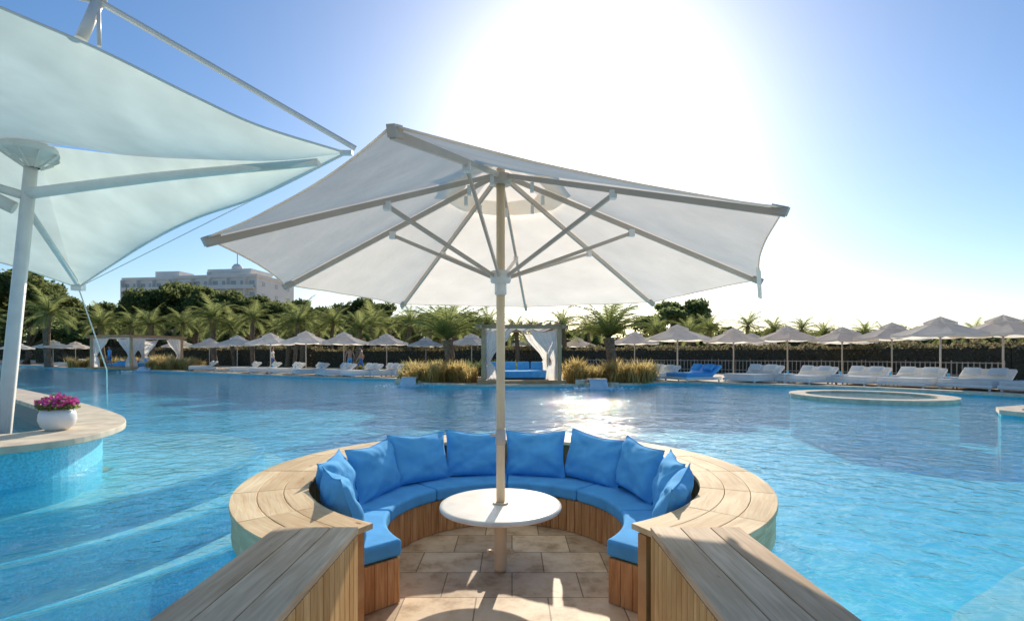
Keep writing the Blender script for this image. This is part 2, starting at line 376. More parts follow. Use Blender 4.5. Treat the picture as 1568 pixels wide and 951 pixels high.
for (x0,x1) in (AL,AR):
    w=(x1-x0-.006*2)/3
    for j in range(3):
        xa=x0+j*(w+.006)
        b.prism([(xa,-.6),(xa+w,-.6),(xa+w,3.0),(xa,3.0)],.302,.342,0,(0,1,0),(1,0,0))
    c.prism([(x0+.04,-.6),(x1-.04,-.6),(x1-.04,2.95),(x0+.04,2.95)],-1.36,.259,1)
    for side,xx in ((0,x0+.018),(1,x1-.018)):
        y=-.6
        while y<2.93:
            c.prism([(xx-.02,y),(xx+.02,y),(xx+.02,y+.072),(xx-.02,y+.072)],(-.54 if (x0<0)==(side==1) else -.25),.298,0,(0,0,1),(0,1,0)); y+=.078
    xx=x0+.03
    while xx<x1-.06:
        c.prism([(xx,2.952),(xx+.062,2.952),(xx+.062,2.985),(xx,2.985)],-.54,.298,0,(0,0,1),(1,0,0)); xx+=.068
b.obj('arm_top_boards',[M_wooda],seat,.004); c.obj('arm_cladding',[M_armclad,M_mos],seat,.003)
b=MB()
b.prism(arc(CX,CY,1.82,0,354,59),-.62,-.55,0); b.obj('well_floor',[M_tile],seat)
b=MB(); b.prism([(-.93,-1),(.85,-1),(.85,3.2),(-.93,3.2)],-.63,-.546,0); b.obj('well_entry_floor',[M_tile],seat)

T=(-.10,4.5)
tb=empty('round_table')
b=MB(); b.lathe((T[0],T[1],0),[(.0,.0),(.49,0),(.53,.01),(.535,.025),(.53,.04),(.50,.045),(0,.045)],0,64); 
b.obj('table_top',[M_marble],tb)
b=MB(); b.lathe((T[0],T[1],-.55),[(0,.02),(.055,.02),(.055,.545),(.20,.548),(.20,.556)],0,24,False)
b.tube([(T[0]-.10,T[1],-.38),(T[0]+.10,T[1],-.38)],.012,0); b.lathe((T[0]-.1,T[1],-.395),[(0,0),(.022,0),(.022,.03),(0,.03)],0,12);b.lathe((T[0]+.1,T[1],-.395),[(0,0),(.022,0),(.022,.03),(0,.03)],0,12)
b.obj('table_pedestal',[M_pole],tb)

# ------------------------------------------------------------------ main umbrella
um=empty('patio_parasol')
hub=Vector((T[0],T[1],2.90))
sc=4.5/3.85
tips=[(-.41,1.75,.77),(-1.436,2.4,.536),(-1.71,3.85,.515),(-1.14,5.3,.507),(.16,5.9,.534),(1.46,5.3,.527),(1.895,3.9,.562),(1.336,2.5,.705)]
tips=[Vector((x*sc,y*sc,ZC+z*sc)) for x,y,z in tips]
b=MB(); b.tube([(T[0],T[1],-.55),(T[0],T[1],2.98)],.038,0,16); 
b.tube([(T[0],T[1],.56),(T[0],T[1],.70)],.045,1,16); b.tube([(T[0],T[1],.64),(T[0]-.09,T[1]-.02,.65)],.012,1)
b.tube([(T[0],T[1],.045),(T[0],T[1],.06)],.07,0,16)
b.obj('mast',[M_pole,M_rib],um)
b=MB(); b.lathe((T[0],T[1],2.84),[(.04,0),(.09,.0),(.10,.03),(.10,.08),(.04,.1)],0,16)
low=Vector((T[0],T[1],2.03)); b.lathe(low,[(.04,-.06),(.085,-.05),(.095,0),(.085,.05),(.04,.06)],1,16)
b.lathe(low+Vector((0,0,-.1)),[(.04,-.06),(.052,-.05),(.052,.05),(.04,.06)],1,16)
for t in tips:
    d=(t-hub); h0=hub+Vector((d.x,d.y,0)).normalized()*.08
    b.beam(h0,t+Vector((0,0,-.02)),.024,.040,0)
    m=hub+d*.50-Vector((0,0,.03)); l0=low+Vector((d.x,d.y,0)).normalized()*.08
    b.beam(l0,m,.020,.030,0)
    b.box(m,(.05,.05,.06),1)
    m2=hub+d*.16-Vector((0,0,.05)); b.box(m2,(.03,.03,.08),1)
    e=d.normalized(); b.beam(t-e*.08,t+e*.012+Vector((0,0,-.008)),.036,.05,0)
b.obj('ribs_and_struts',[M_rib,M_white],um)
b=MB(); apex=hub+Vector((0,0,.06)); NU,NV=14,12
for i in range(8):
    ta=tips[i]; tb_=tips[(i+1)%8]; vs=[];
    for v in range(NV+1):
        s=.17+.83*v/NV
        for u in range(NU+1):
            q=u/NU; bul=4*q*(1-q)
            ed=ta.lerp(tb_,q); ed=apex+(ed-apex)*(1-.03*bul)
            p=apex+(ed-apex)*s; p.z-=.045*bul*s*(1-.3*s); p.z+=.012+ .006*noise.noise(p*3)
            vs.append(p)
    fs=[[v*(NU+1)+u,v*(NU+1)+u+1,(v+1)*(NU+1)+u+1,(v+1)*(NU+1)+u] for v in range(NV) for u in range(NU)]
    b.add(vs,fs,0,None,True)
    hem=[vs[NV*(NU+1)+u] for u in range(NU+1)]; b.tube(hem,.006,0,6)
    vs=[]
    for v in range(5):
        s=.02+.25*v/4
        for u in range(9):
            q=u/8; ed=ta.lerp(tb_,q); p=apex+(ed-apex)*s; p.z+=.07-.02*v/4*4*q*(1-q); vs.append(p)
    b.add(vs,[[v*9+u,v*9+u+1,(v+1)*9+u+1,(v+1)*9+u] for v in range(4) for u in range(8)],0,None,True)
b.obj('canopy',[M_canvas],um)
b=MB(); t=tips[6].lerp(tips[7],.22)+Vector((-.05,0,0))
b.add([t+Vector((-.02,0,.02)),t+Vector((.02,0,.02)),t+Vector((.03,0,-.24)),t+Vector((-.005,0,-.23))],[[0,1,2,3]],0); b.obj('closing_strap',[M_canvas],um)

# ------------------------------------------------------------------ tensile canopy
tc_=empty('tensile_canopy')
A=(-1.94,6,3.71)
Tc=crom([A,(-2.74,5.6,3.84),(-3.27,5.3,4.01),(-3.96,4.9,4.27),(-4.5,4.5,4.40),(-5.8,3.6,4.75)],40)
Mc=crom([A,(-2.75,6.1,3.66),(-3.7,6.4,3.78),(-4.99,6.7,3.95),(-6.5,7.0,4.22),(-8.5,7.3,4.1)],40)
M2=crom([A,(-2.75,6.1,3.66),(-3.7,6.4,3.78),(-4.99,6.7,3.95),(-6.5,7.0,4.22)],40)
C=(-8.47,10,2.66)
Bc=crom([A,(-3.33,6.8,3.46),(-4.63,7.5,3.34),(-6.0,8.5,3.23),(-7.42,9.4,2.94),C],40)
M3=crom([(-6.5,7.0,4.22),(-8.5,7.2,4.1),(-11,7.3,4.0)],20)
B3=crom([C,(-9.1,9.2,2.98),(-10.0,8.6,3.15),(-12,8,3.2)],20)
b=MB()
def patch(c1,c2,m,sag):
    n=len(c1); vs=[];uv=[]
    for j in range(m+1):
        t=j/m
        for i in range(n):
            p=c1[i].lerp(c2[i],t); p=p.copy(); p.z-=sag*4*t*(1-t)*min(1,i/n*2); p.z+=.012*noise.noise(p*1.3)*(0<j<m); vs.append(p); uv.append((i/n,t))
    b.add(vs,[[j*n+i,j*n+i+1,(j+1)*n+i+1,(j+1)*n+i] for j in range(m) for i in range(n-1)],0,uv,True)
patch(Tc,Mc,16,.16); patch(M2,Bc,16,.14); patch(M3,B3,12,.12)
b.obj('membrane',[M_memb],tc_)
b=MB()
b.tube(Tc,.014,0); b.tube(Bc,.014,0); b.tube(B3,.014,0); b.tube([C,A],.007,0,6)
b.tube([(-6.97,7,-1.3),(-6.95,7,.3),(-6.56,7,4.05)],[.085,.085,.075],0,16)
b.lathe((-6.55,7,4.02),[(.08,-.12),(.12,-.02),(.34,.06),(.36,.1),(.36,.13),(.33,.15),(0,.15)],0,32,False)
for k in range(10):
    t=k*math.pi/5; b.beam((-6.55+.09*math.cos(t),7+.09*math.sin(t),3.90),(-6.55+.33*math.cos(t),7+.33*math.sin(t),4.07),.012,.03,0)
bm=crom([(-6.6,7,3.55),(-5.0,6.75,3.65),(-3.7,6.45,3.66),(-2.3,6.1,3.64)],24); b.tube(bm,[.075-.03*i/24 for i in range(25)],0,14)
b.tube([(-6.63,7,3.35),(-8.40,9.9,2.72)],.045,0,10); b.tube([(-6.6,7,3.5),(-9,6.4,4.2)],.06,0,10)
b.tube([(-6.8,7,3.35),(-7.4,6.6,3.7)],.09,0,10)
tr0=Vector((-4.04,5,4.80)); tr1=Vector((-1.83,6,3.76))
b.tube([tr0,tr1],.033,0,8,False); b.tube([(-6.6,4.2,5.0),tr0],.035,0,16)
b.tube([tr0,(-4.1,4.87,4.34)],.05,0,12); b.tube([tr0,(-3.95,4.9,4.3)],.018,0,8);b.tube([tr0,(-4.0,5.0,5.4)],.07,0,12)
b.box(A,(.14,.05,.05),0); b.box(C,(.2,.12,.12),0)
b.tube([C,(-9.5,12,1.0),(-9.8,12.4,.1)],.012,0,6)
b.obj('steel_frame',[M_steel],tc_)

# ------------------------------------------------------------------ pool bar
bar=empty('pool_bar')
oc=crom([(-8.5,4.4,0),(-6.2,4.55,0),(-5.2,4.75,0),(-4.72,5.25,0),(-4.75,6.0,0),(-5.2,6.9,0),(-6.35,8.1,0),(-9.2,10.5,0),(-13,13.5,0)],48)
def off(cur,d):
    o=[]
    for i,p in enumerate(cur):
        t=(cur[min(i+1,len(cur)-1)]-cur[max(i-1,0)]).normalized(); o.append(Vector((p.x-t.y*d,p.y+t.x*d,0)))
    return o
ic=crom([(-8.5,5.5,0),(-6.6,5.5,0),(-6.0,5.62,0),(-5.62,5.85,0),(-5.62,6.3,0),(-5.9,6.85,0),(-7.2,8.0,0),(-9.9,10.2,0),(-13.5,13.0,0)],48)
def strip(b,o1,i1,z0,z1,mat):
    n=len(o1); vs=[(p.x,p.y,z) for z in(z0,z1) for c in(o1,i1) for p in c]
    fs=[]
    for i in range(n-1):
        fs+=[[2*n+i,2*n+i+1,3*n+i+1,3*n+i],[i,n+i,n+i+1,i+1],[i,i+1,2*n+i+1,2*n+i],[n+i,3*n+i,3*n+i+1,n+i+1]]
    b.add(vs,fs,mat)
b=MB(); strip(b,oc,ic,.385,.46,0); b.obj('counter_top',[M_stone],bar,.01)
b=MB(); strip(b,off(oc,.25),off(oc,.40),-1.35,.382,0); strip(b,off(oc,.43),off(oc,.5),-.3,.381,1); b.obj('counter_wall',[M_mos,M_dark],bar)
b=MB(); b.add([(-12,5.5,-.25),(-5.6,5.5,-.25),(-5.6,7.2,-.25),(-9,9.6,-.25),(-13,11,-.25)],[[0,1,2,3,4]],0)
for (x,y,w,d,h) in ((-7.4,6.4,.5,.5,.62),(-8.0,7.4,.9,.5,.55),(-6.6,6.3,.3,.35,.55),(-7.7,6.9,.35,.3,.95)):
    b.box((x,y,-.25+h/2),(w,d,h),1); b.box((x,y-.02,-.25+h+.02),(w*.8,d*.8,.04),2)
b.tube([(-7.0,6.5,.3),(-7.0,6.5,.62),(-6.85,6.4,.66),(-6.8,6.36,.58)],.015,2)
b.obj('bar_equipment',[M_stone,M_dark,M_steel],bar)
fp=empty('flower_pot',(-.12,0,0))
b=MB(); b.lathe((-5.25,6.05,.46),[(0,0),(.10,0),(.155,.05),(.18,.12),(.175,.19),(.15,.245),(.135,.245),(.14,.2),(0,.2)],0,28); b.obj('pot',[M_pot],fp)
b=MB()
for i in range(650):
    a=random.random()*6.28; rr=.2*math.sqrt(random.random()); p=Vector((-5.25+rr*math.cos(a),6.05+rr*math.sin(a),.71+random.random()*.17*(1.2-rr*3)))
    s=.02; q=Vector((random.gauss(0,1),random.gauss(0,1),random.gauss(0,1))).normalized(); w=q.orthogonal().normalized()*s; x=q.cross(w)
    b.add([p+w,p+x,p-w,p-x],[[0,1,2,3]],0 if (p.z>.76 and random.random()<.75) else 1)
b.obj('blossoms',[M_flower,M_tree],fp)

# ------------------------------------------------------------------ far furniture
def umb_mesh(name,loc,s=1,rz=0):
    b=MB(); b.tube([(0,0,0),(0,0,2.7)],.035,1,8); b.box((0,0,.05),(.5,.5,.1),0)
    def layer(r0,r1,z0,z1,drop):
        for i in range(8):
            a,a2=[Vector((math.cos(t),math.sin(t),0)) for t in (i*math.pi/4,(i+1)*math.pi/4)]
            vs=[]
            for v in range(4):
                f=v/3; r=r0+(r1-r0)*f; z=z0+(z1-z0)*f
                for u in range(5):
                    q=u/4; p=a.lerp(a2,q)*r; vs.append((p.x,p.y,z-.05*4*q*(1-q)*f))
            for u in range(5): x,y,z=vs[15+u]; vs.append((x,y,z-drop))
            b.add(vs,[[v*5+u,v*5+u+1,(v+1)*5+u+1,(v+1)*5+u] for v in range(4) for u in range(4)],0)
    layer(.35,1.62,2.50,2.05,.10); layer(.0,.55,2.76,2.52,.05)
    for i in range(8):
        t=i*math.pi/4; b.beam((0,0,2.5),(1.58*math.cos(t),1.58*math.sin(t),2.04),.02,.02,1)
        b.beam((0,0,1.9),(.8*math.cos(t),.8*math.sin(t),2.3),.015,.015,1)
    o=b.obj(name,[M_canvas,M_rib]); o.location=loc; o.rotation_euler=(0,0,rz); o.scale=(s,s,s); return o
UM=[(18.8,19.6),(16.9,20.2),(18.4,24.8),(17.6,27.3),(15.6,29),(11.9,27.5),(8.4,26),(7.9,33),(5.6,44),(18,38.5),(20.5,31),
    (-9.3,38),(-7.4,44),(-10.9,33.2),(-13.2,32.8),(-16.6,35.2),(-26,44),(-35,54),(-52,61),(-47.5,53),(-58,60),(-3,38),(1.5,42),(-22,41)]
u0=None
for x,y in UM:
    s=random.uniform(.97,1.05); rz=random.random()
    if not u0: u0=umb_mesh('sun_umbrella',(x,y,.1),s,rz)
    else: inst(u0,'sun_umbrella',(x,y,.1),rz,s)
def lounger(name,cover):
    b=MB()
    b.box((0,0,.17),(1.7,2.0,.14),0); 
    for sx in(-.75,.75):
        for sy in(-.9,.9): b.box((sx,sy,.05),(.08,.08,.12),0)
    b.box((0,-.25,.32),(1.62,1.45,.16),1)
    Mx=Matrix.Rotation(R(38),4,'X'); b.box((0,.72,.50),(1.62,.75,.14),1,Mx)
    b.box((-.4,.62,.66),(.55,.14,.34),1,Matrix.Rotation(R(-40),4,'X')); b.box((.4,.62,.66),(.55,.14,.34),1,Matrix.Rotation(R(-46),4,'X'))
    return b.obj(name,[M_white,cover],bevel=.04)
LG=[(10.8,22.9),(12.6,21.9),(14.2,21.0),(15.3,19.6),(16.6,18.3),(17.3,16.6),(6.9,24.8),
    (-10.2,29.6),(-12.3,31.2),(-14.4,32.8),(-16.6,34.4),(-18.7,35.9),(-8.4,28.6),(-7.3,28.9),(-6.1,29.2),(-24.4,40.5),(-51,58),(-48,56)]
l0=lounger('sun_lounger',M_cush); l0.location=(LG[0][0],LG[0][1],.1); l0.rotation_euler=(0,0,-1.1)
for x,y in LG[1:]: inst(l0,'sun_lounger',(x,y,.1),(-1.15 if x>0 else -1.0)+random.uniform(-.15,.15),(.95,.95,.95))
l1=lounger('sun_lounger',M_blue); l1.location=(8.4,23.9,.1); l1.rotation_euler=(0,0,-1.2)
b=MB(); b.box((0,0,.42),(.5,.5,.04),0)
for sx in(-.2,.2):
    for sy in(-.2,.2): b.box((sx,sy,.2),(.04,.04,.4),0)
b.lathe((.05,0,.44),[(0,0),(.04,0),(.045,.12),(0,.12)],1,10)
st=b.obj('side_table',[M_white,M_mos]); st.location=(11.8,22.0,.1)
for x,y in [(13.5,21.1),(14.9,20.2),(16.1,18.9),(-11.3,30.2),(-13.5,31.8),(-15.6,33.3)]: inst(st,'side_table',(x,y,.1),.6)

def cabana(loc,w,h,rz=0):
    e=empty('poolside_cabana',loc); e.rotation_euler=(0,0,rz)
    b=MB(); k=w/2
    for sx in(-1,1):
        for sy in(-1,1): b.box((sx*k,sy*k,h/2),(.16,.16,h),0,u=2)
    for s in(-1,1):
        b.box((0,s*(k+.1),h+.06),(w+.7,.08,.16),0); b.box((s*(k+.1),0,h+.06),(.08,w+.7,.155),0,u=1)
    for i in range(9): b.box((-k+i*w/8,0,h+.20),(.06,w+.6,.1),0,u=1)
    b.box((0,0,.09),(w+.5,w+.5,.18),0)
    b.obj('timber_frame',[M_thatch],e)
    b=MB()
    for sx in(-1,1):
        for sy in(-1,1):
            n=14; vs=[]
            zs=[h,h*.8,h*.55,h*.42,h*.3,.2]; ws=[.95,.75,.34,.22,.36,.42]
            for z,ww in zip(zs,ws):
                for i in range(n+1):
                    q=i/n; vs.append((sx*(k-.02-q*ww*w*.42),sy*(k-.1)+.05*math.sin(q*26),z-(.16*math.sin(q*3.14) if z==h else 0)))
            b.add(vs,[[j*(n+1)+i,j*(n+1)+i+1,(j+1)*(n+1)+i+1,(j+1)*(n+1)+i] for j in range(5) for i in range(n)],0,None,True)
            vs=[]
            for z,ww in zip(zs,ws):
                for i in range(n+1):
                    q=i/n; vs.append((sx*(k-.1)+.05*math.sin(q*26),sy*(k-.02-q*ww*w*.3),z))
            b.add(vs,[[j*(n+1)+i,j*(n+1)+i+1,(j+1)*(n+1)+i+1,(j+1)*(n+1)+i] for j in range(5) for i in range(n)],0,None,True)
    n=24; vs=[(-k+w*i/n,y,h+.12-.12*abs(math.sin(i/n*math.pi*4))) for y in(-k,k) for i in range(n+1)]
    b.add(vs,[[i,i+1,n+2+i,n+1+i] for i in range(n)],0)
    b.obj('curtains',[M_curt],e)
    b=MB(); b.box((0,.2,.38),(w*.8,w*.7,.3),0); 
    for i in range(4): b.box((-w*.3+i*w*.2,w*.42,.7),(w*.18,.16,.42),0,Matrix.Rotation(R(-15),4,'X'))
    b.box((-w*.3,-w*.1,.62),(.5,.5,.18),0)
    b.obj('daybed_cushions',[M_blue],e,.05); return e
cabana((.3,23.0,.1),3.2,2.35,.06)
cabana((-33,45.2,.1),4.6,2.65,-.3)

def grass(name,cx,cy,rx,ry,nb,h,mat=M_grass):
    b=MB(); tufts=[(cx+rx*random.uniform(-1,1),cy+ry*random.uniform(-1,1),random.uniform(.5,1.2)) for _ in range(max(6,nb//110))]
    for i in range(nb):
        tx,ty,th=random.choice(tufts); a=random.random()*6.28; L=h*th*random.uniform(.6,1.1); ln=random.uniform(.15,.75)*L
        p0=Vector((tx+random.gauss(0,.12),ty+random.gauss(0,.12),.1)); d=Vector((math.cos(a),math.sin(a),0)); w=Vector((-d.y,d.x,0))*random.uniform(.012,.028)
        p1=p0+d*ln*.35+Vector((0,0,L*.65)); p2=p0+d*ln+Vector((0,0,L*random.uniform(.7,1)))
        b.add([p0-w,p0+w,p1+w,p1-w,p2],[[0,1,2,3],[3,2,4]],0)
    return b.obj(name,[mat])
grass('ornamental_grass',-3.3,23.8,1.7,1.5,6000,1.0)
grass('ornamental_grass',4.5,23.0,2.0,1.1,6000,1.0)
grass('ornamental_grass',-27.5,42.2,1.8,1.5,3500,1.2)
grass('ornamental_grass',-39.5,49.6,2.2,1.5,3500,1.1)
grass('ornamental_grass',-2.2,30,2.5,2,2500,.9,M_tree)
grass('ornamental_grass',-8,33,2.5,1.5,2500,.8,M_tree)

def palm(seed,H,L,nf=30,tr=.16,up=82,rng=105):
    rnd=random.Random(seed); b=MB()
    pts=[Vector((.25*math.sin(i/8*1.6+seed),.2*math.cos(i/8*2+seed)-.2,H*i/8)) for i in range(9)]
    o=pts[0].copy(); pts=[p-Vector((o.x,o.y,0)) for p in pts]
    b.tube(pts,[tr*(1.35 if i==0 else 1+.12*(i%2))+(.06 if i==8 else 0) for i in range(9)],1,10,False)
    top=pts[-1]
    for k in range(nf):
        a=k*2.399+rnd.random()*.3; e0=R(up-rng*(k/nf)+rnd.uniform(-8,8)); l=L*rnd.uniform(.8,1.12)
        d=Vector((math.cos(a),math.sin(a),0)); side=Vector((-d.y,d.x,0)); p=top.copy(); e=e0; n=12; rp=[p.copy()]
        dr=rnd.uniform(.45,.9)
        for i in range(n):
            e-=R((4+6*i/n*1.6)*dr); p=p+(d*math.cos(e)+Vector((0,0,math.sin(e))))*l/n; rp.append(p.copy())
        b.tube(rp[::2]+([rp[-1]] if n%2 else []),[.022-.002*i for i in range(len(rp[::2]))],0,3,False,False)
        for i in range(n):
            for h in (0,.33,.66):
                t=(i+h)/n
                if t<.1: continue
                q=rp[i].lerp(rp[i+1],h); ll=l*.25*math.sin(math.pi*min(1,.12+t*.88))**.7+.05
                fw=(rp[i+1]-rp[i]).normalized()
                for s in(-1,1):
                    tip=q+(side*s*.7+fw*.65+Vector((0,0,-.1-.3*rnd.random()))).normalized()*ll*rnd.uniform(.85,1.1)
                    w=fw*.022*(L/2)
                    b.add([q-w,q+w,tip],[[0,1,2]],0)
    return b
PM=[palm(1,3.0,1.9).obj('palm_tree',[M_palm,M_trunk]),palm(5,4.2,2.1).obj('palm_tree',[M_palm,M_trunk]),palm(9,2.0,2.6,34,.22,90,62).obj('palm_tree',[M_palm,M_trunk])]
PM[0].location=(.4,40,.1); PM[1].location=(-20,47,.1); PM[2].location=(4.9,24.0,.1)
inst(PM[2],'palm_tree',(-3.0,24.6,.1),1.9,.98)
def pp(px,top,d,kind=None,s=None):
    x=(px-784)/784*d; zt=ZC+(543-top)/784*d
    k=kind if kind is not None else random.choice([0,1])
    H=[4.1,5.3,3.5][k]; s=max(.55,(zt-.1)/H)
    inst(PM[k],'palm_tree',(x,d,.1),random.random()*6.28,s)
for t in [(865,476,43),(1010,488,54),(1085,484,50,0),(1140,483,46),(1187,488,50),(1232,490,56),(1265,495,60,0),(1320,495,60,0),(820,490,50),(905,488,56),(1050,490,44),
          (75,450,52,0),(160,474,60),(200,476,60),(232,474,56),(275,478,58),(330,462,54),(388,468,50),(440,478,52),(462,464,50),(508,476,52),(545,480,46),(575,472,50),(622,472,47),(655,476,52),(700,474,48),(728,480,44),(420,488,60),(300,484,62),(740,476,46),(600,484,58),
          (1355,499,58,0),(1390,501,62,0),(1440,498,60,0),(1500,495,60,0),(1560,490,60,0),(-30,470,60,0),(1620,500,55,0),(360,480,57,0),(490,484,57,0),(680,482,55,0)]:
    pp(*t)

def crown(seed,RX,H0,H1,nl,per,leaf,mats):
    rnd=random.Random(seed); b=MB()
    b.tube([(0,0,0),(.2,.1,H0*.6),(.1,0,H0)],[.38,.28,.22],1,8)
    for i in range(nl):
        a=rnd.random()*6.28; rr=RX*math.sqrt(rnd.random())*.8; f=rr/RX
        c=Vector((rr*math.cos(a),rr*math.sin(a),H0+(H1-H0)*(.2+.62*rnd.random()*(1-f*f*.7))))
        lr=RX*rnd.uniform(.22,.36)
        b.tube([(.1,0,H0*.85),c*.6+Vector((0,0,H0*.3)),c],[.14,.09,.03],1,5)
        for j in range(per):
            q=Vector((rnd.gauss(0,1),rnd.gauss(0,1),rnd.gauss(0,.7))).normalized()*lr*(rnd.random()**.35); q.z*=.62
            p=c+q; nrm=Vector((rnd.gauss(0,1),rnd.gauss(0,1),rnd.gauss(0,1)+.5)).normalized(); w=nrm.orthogonal().normalized(); x=nrm.cross(w); l=leaf*rnd.uniform(.6,1.3)
            b.add([p+w*l,p-w*l*.5+x*l*.7,p-w*l*.6-x*l*.6],[[0,1,2]],0)
    return b
P1=crown(3,6,4,13,26,360,.30,0).obj('pine_tree',[M_pine,M_trunk]); P2=crown(8,6,4,12.6,26,360,.30,0).obj('pine_tree',[M_pine,M_trunk])
Tt=crown(12,3.2,2,7.5,16,260,.22,0).obj('broadleaf_tree',[M_tree,M_trunk])
P1.location=((240-784)/784*92,92,.1); P1.scale=(1.1,1.1,1.13); P2.location=((296-784)/784*96,96,.1); P2.scale=(1.05,1.05,1.08); Tt.location=(27.3,78,.1); Tt.scale=(1.35,1.35,1.6)
def tp(src,name,px,top,d,H,wid=1):
    s=(ZC+(543-top)/784*d)/H; inst(src,name,((px-784)/784*d,d,.1),random.random()*6.28,(s*wid,s*wid,s))
for t in [(268,438,100),(322,446,94),(350,448,90),(385,456,98),(415,466,88),(450,462,92),(503,474,90),(548,460,96),(582,468,92),(22,415,80),(60,436,95),(-40,415,85),(110,464,100),(150,466,104),(190,470,96)]:
    tp(random.choice([P1,P2]),'pine_tree',*t,H=11.2)
for t in [(640,474,80),(690,474,85),(730,478,80),(600,478,76),(520,482,76),(460,488,70),(840,496,88),(900,492,90),(1000,498,86),(1095,492,84),(1170,500,90),(1240,502,90),(1300,505,88),(1360,507,88),(1420,505,84),(1480,506,88),(1530,503,80),(330,484,72),(250,486,76),(180,488,74),(100,484,70),(40,474,66),(1035,450,76)]:
    tp(Tt,'broadleaf_tree',*t,H=6.8,wid=1.25)

def leafwall(name,pts,h,thick,dens,leaf,mats,hv=.15):
    b=MB()
    for i in range(len(pts)-1):
        a=Vector((*pts[i],0)); c=Vector((*pts[i+1],0)); d=c-a; L=d.length; d.normalize(); nn=Vector((-d.y,d.x,0))
        hh=h*.86; q=[a-nn*thick*.35,c-nn*thick*.35,c+nn*thick*.35,a+nn*thick*.35]
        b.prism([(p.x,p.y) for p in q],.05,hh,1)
        for k in range(int(L*dens)):
            s=random.random()*L; top=h*(1+hv*noise.noise(Vector((s*.5+i*9,0,0)))+hv*.6*noise.noise(Vector((s*2.2+i*9,3,0))))
            if random.random()<.6: z=random.uniform(.1,top); o=random.choice([-1,1,-1])*thick*.5*random.uniform(.8,1.08)
            else: z=top*random.uniform(.88,1.03); o=thick*random.uniform(-.5,.5)
            p=a+d*s+nn*o+Vector((0,0,z)); n1=Vector((random.gauss(0,1),random.gauss(0,1),random.gauss(0,1))).normalized(); w=n1.orthogonal().normalized()*leaf*random.uniform(.6,1.3); x=n1.cross(w)
            b.add([p+w,p+x*.6-w*.5,p-x*.6-w*.5],[[0,1,2]],0)
    return b.obj(name,mats)
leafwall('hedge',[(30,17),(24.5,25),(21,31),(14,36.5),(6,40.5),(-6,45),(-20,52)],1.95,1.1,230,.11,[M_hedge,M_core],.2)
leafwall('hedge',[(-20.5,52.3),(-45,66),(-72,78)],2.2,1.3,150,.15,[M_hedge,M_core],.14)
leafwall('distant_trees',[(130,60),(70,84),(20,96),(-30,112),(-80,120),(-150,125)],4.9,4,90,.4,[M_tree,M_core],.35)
b=MB(); fp_=[(22.6,23.5),(20,29.3),(13.5,34.6),(5.5,38.6)]
for i in range(3):
    a=Vector((*fp_[i],.1)); c=Vector((*fp_[i+1],.1)); L=(c-a).length; k=int(L/.22)
    for j in range(k): p=a.lerp(c,j/k); b.box(p+Vector((0,0,.45)),(.035,.035,.9+.12*(j%9==0)),0)
    for z in(.25,.85): b.beam(a+Vector((0,0.04,z)),c+Vector((0,.04,z)),.03,.045,0)
b.obj('deck_railing',[M_rail])

ht=empty('hotel_building',(-90,150,0)); ht.rotation_euler=(0,0,R(-8))
M_ht=simple('hotel_render',(.84,.77,.68),.8,.05,.4); M_gl=simple('hotel_glass',(.44,.43,.41),.3,.2,2)
b=MB(); g=MB()
def block(x0,x1,y0,y1,H,fl,bays):
    b.box(((x0+x1)/2,(y0+y1)/2,H/2),(x1-x0,y1-y0,H),0)
    b.box(((x0+x1)/2,(y0+y1)/2,H+.4),(x1-x0+.6,y1-y0+.6,.8),0)
    fh=H/fl
    for f in range(fl):
        b.box(((x0+x1)/2,y0-.6,f*fh+.1),(x1-x0-.4,1.2,.25),0)
        b.box(((x0+x1)/2,y0-1.15,f*fh+.65),(x1-x0-.4,.1,.9),0)
        for i in range(bays):
            x=x0+(i+.5)*(x1-x0)/bays; g.box((x,y0-.02,f*fh+1.5),((x1-x0)/bays*.5,.1,fh*.5),0)
        for i in range(3):
            y=y0+(i+.5)*(y1-y0)/3
            g.box((x1+.02,y,f*fh+1.6),(.1,1.2,1.2),0)
    for i in range(0,bays+1,2): b.box((x0+.3+i*(x1-x0-.6)/bays,y0-.6,H/2),(.25,1.19,H),0)
block(-27,-3,0,16,23.5,7,9); block(-2.6,22,-8,10,22.4,7,9); block(3,16,-2,8,25,7,1)
b.box((-15,6,25),(8,6,3),0); b.tube([(9,2,25),(9,2,31)],.15,0); b.lathe((9,2,26),[(1.6,0),(1.5,1),(.9,1.8),(0,2.1)],0,16)
b.obj('walls',[M_ht],ht); g.obj('windows',[M_gl],ht)

def spout(x,y,s=1):
    b=MB()
    for k in range(7):
        sz=random.uniform(.25,.45); b.box((x+random.uniform(-.5,.5)*s,y+.5+random.uniform(0,.4),.12+.06*k*(k<3)),(sz*1.3,sz,.18),1,Matrix.Rotation(random.random()*3,4,'Z'))
    b.box((x,y+.42,.36),(.55*s,.4,.05),1)
    vs=[]
    for j in range(7):
        t=j/6
        for i in range(9): vs.append((x-.25*s+.062*s*i+.015*math.sin(i*3+j*2),y+.22-.40*t+.03*math.sin(i*2+j),.37-.37*t*t))
    b.add(vs,[[j*9+i,j*9+i+1,(j+1)*9+i+1,(j+1)*9+i] for j in range(6) for i in range(8)],0,None,True)
    for i in range(200):
        p=Vector((x+random.gauss(0,.4*s),y-.35+random.gauss(0,.35),.012+random.random()*.06)); b.box(p,(.05,.05,.02),0)
    b.obj('water_spout',[M_foam,M_stone],bevel=0)
spout(-4.45,22.0,1.3); spout(3.4,20.1,1.4); spout(-29.3,40.8,2.0)

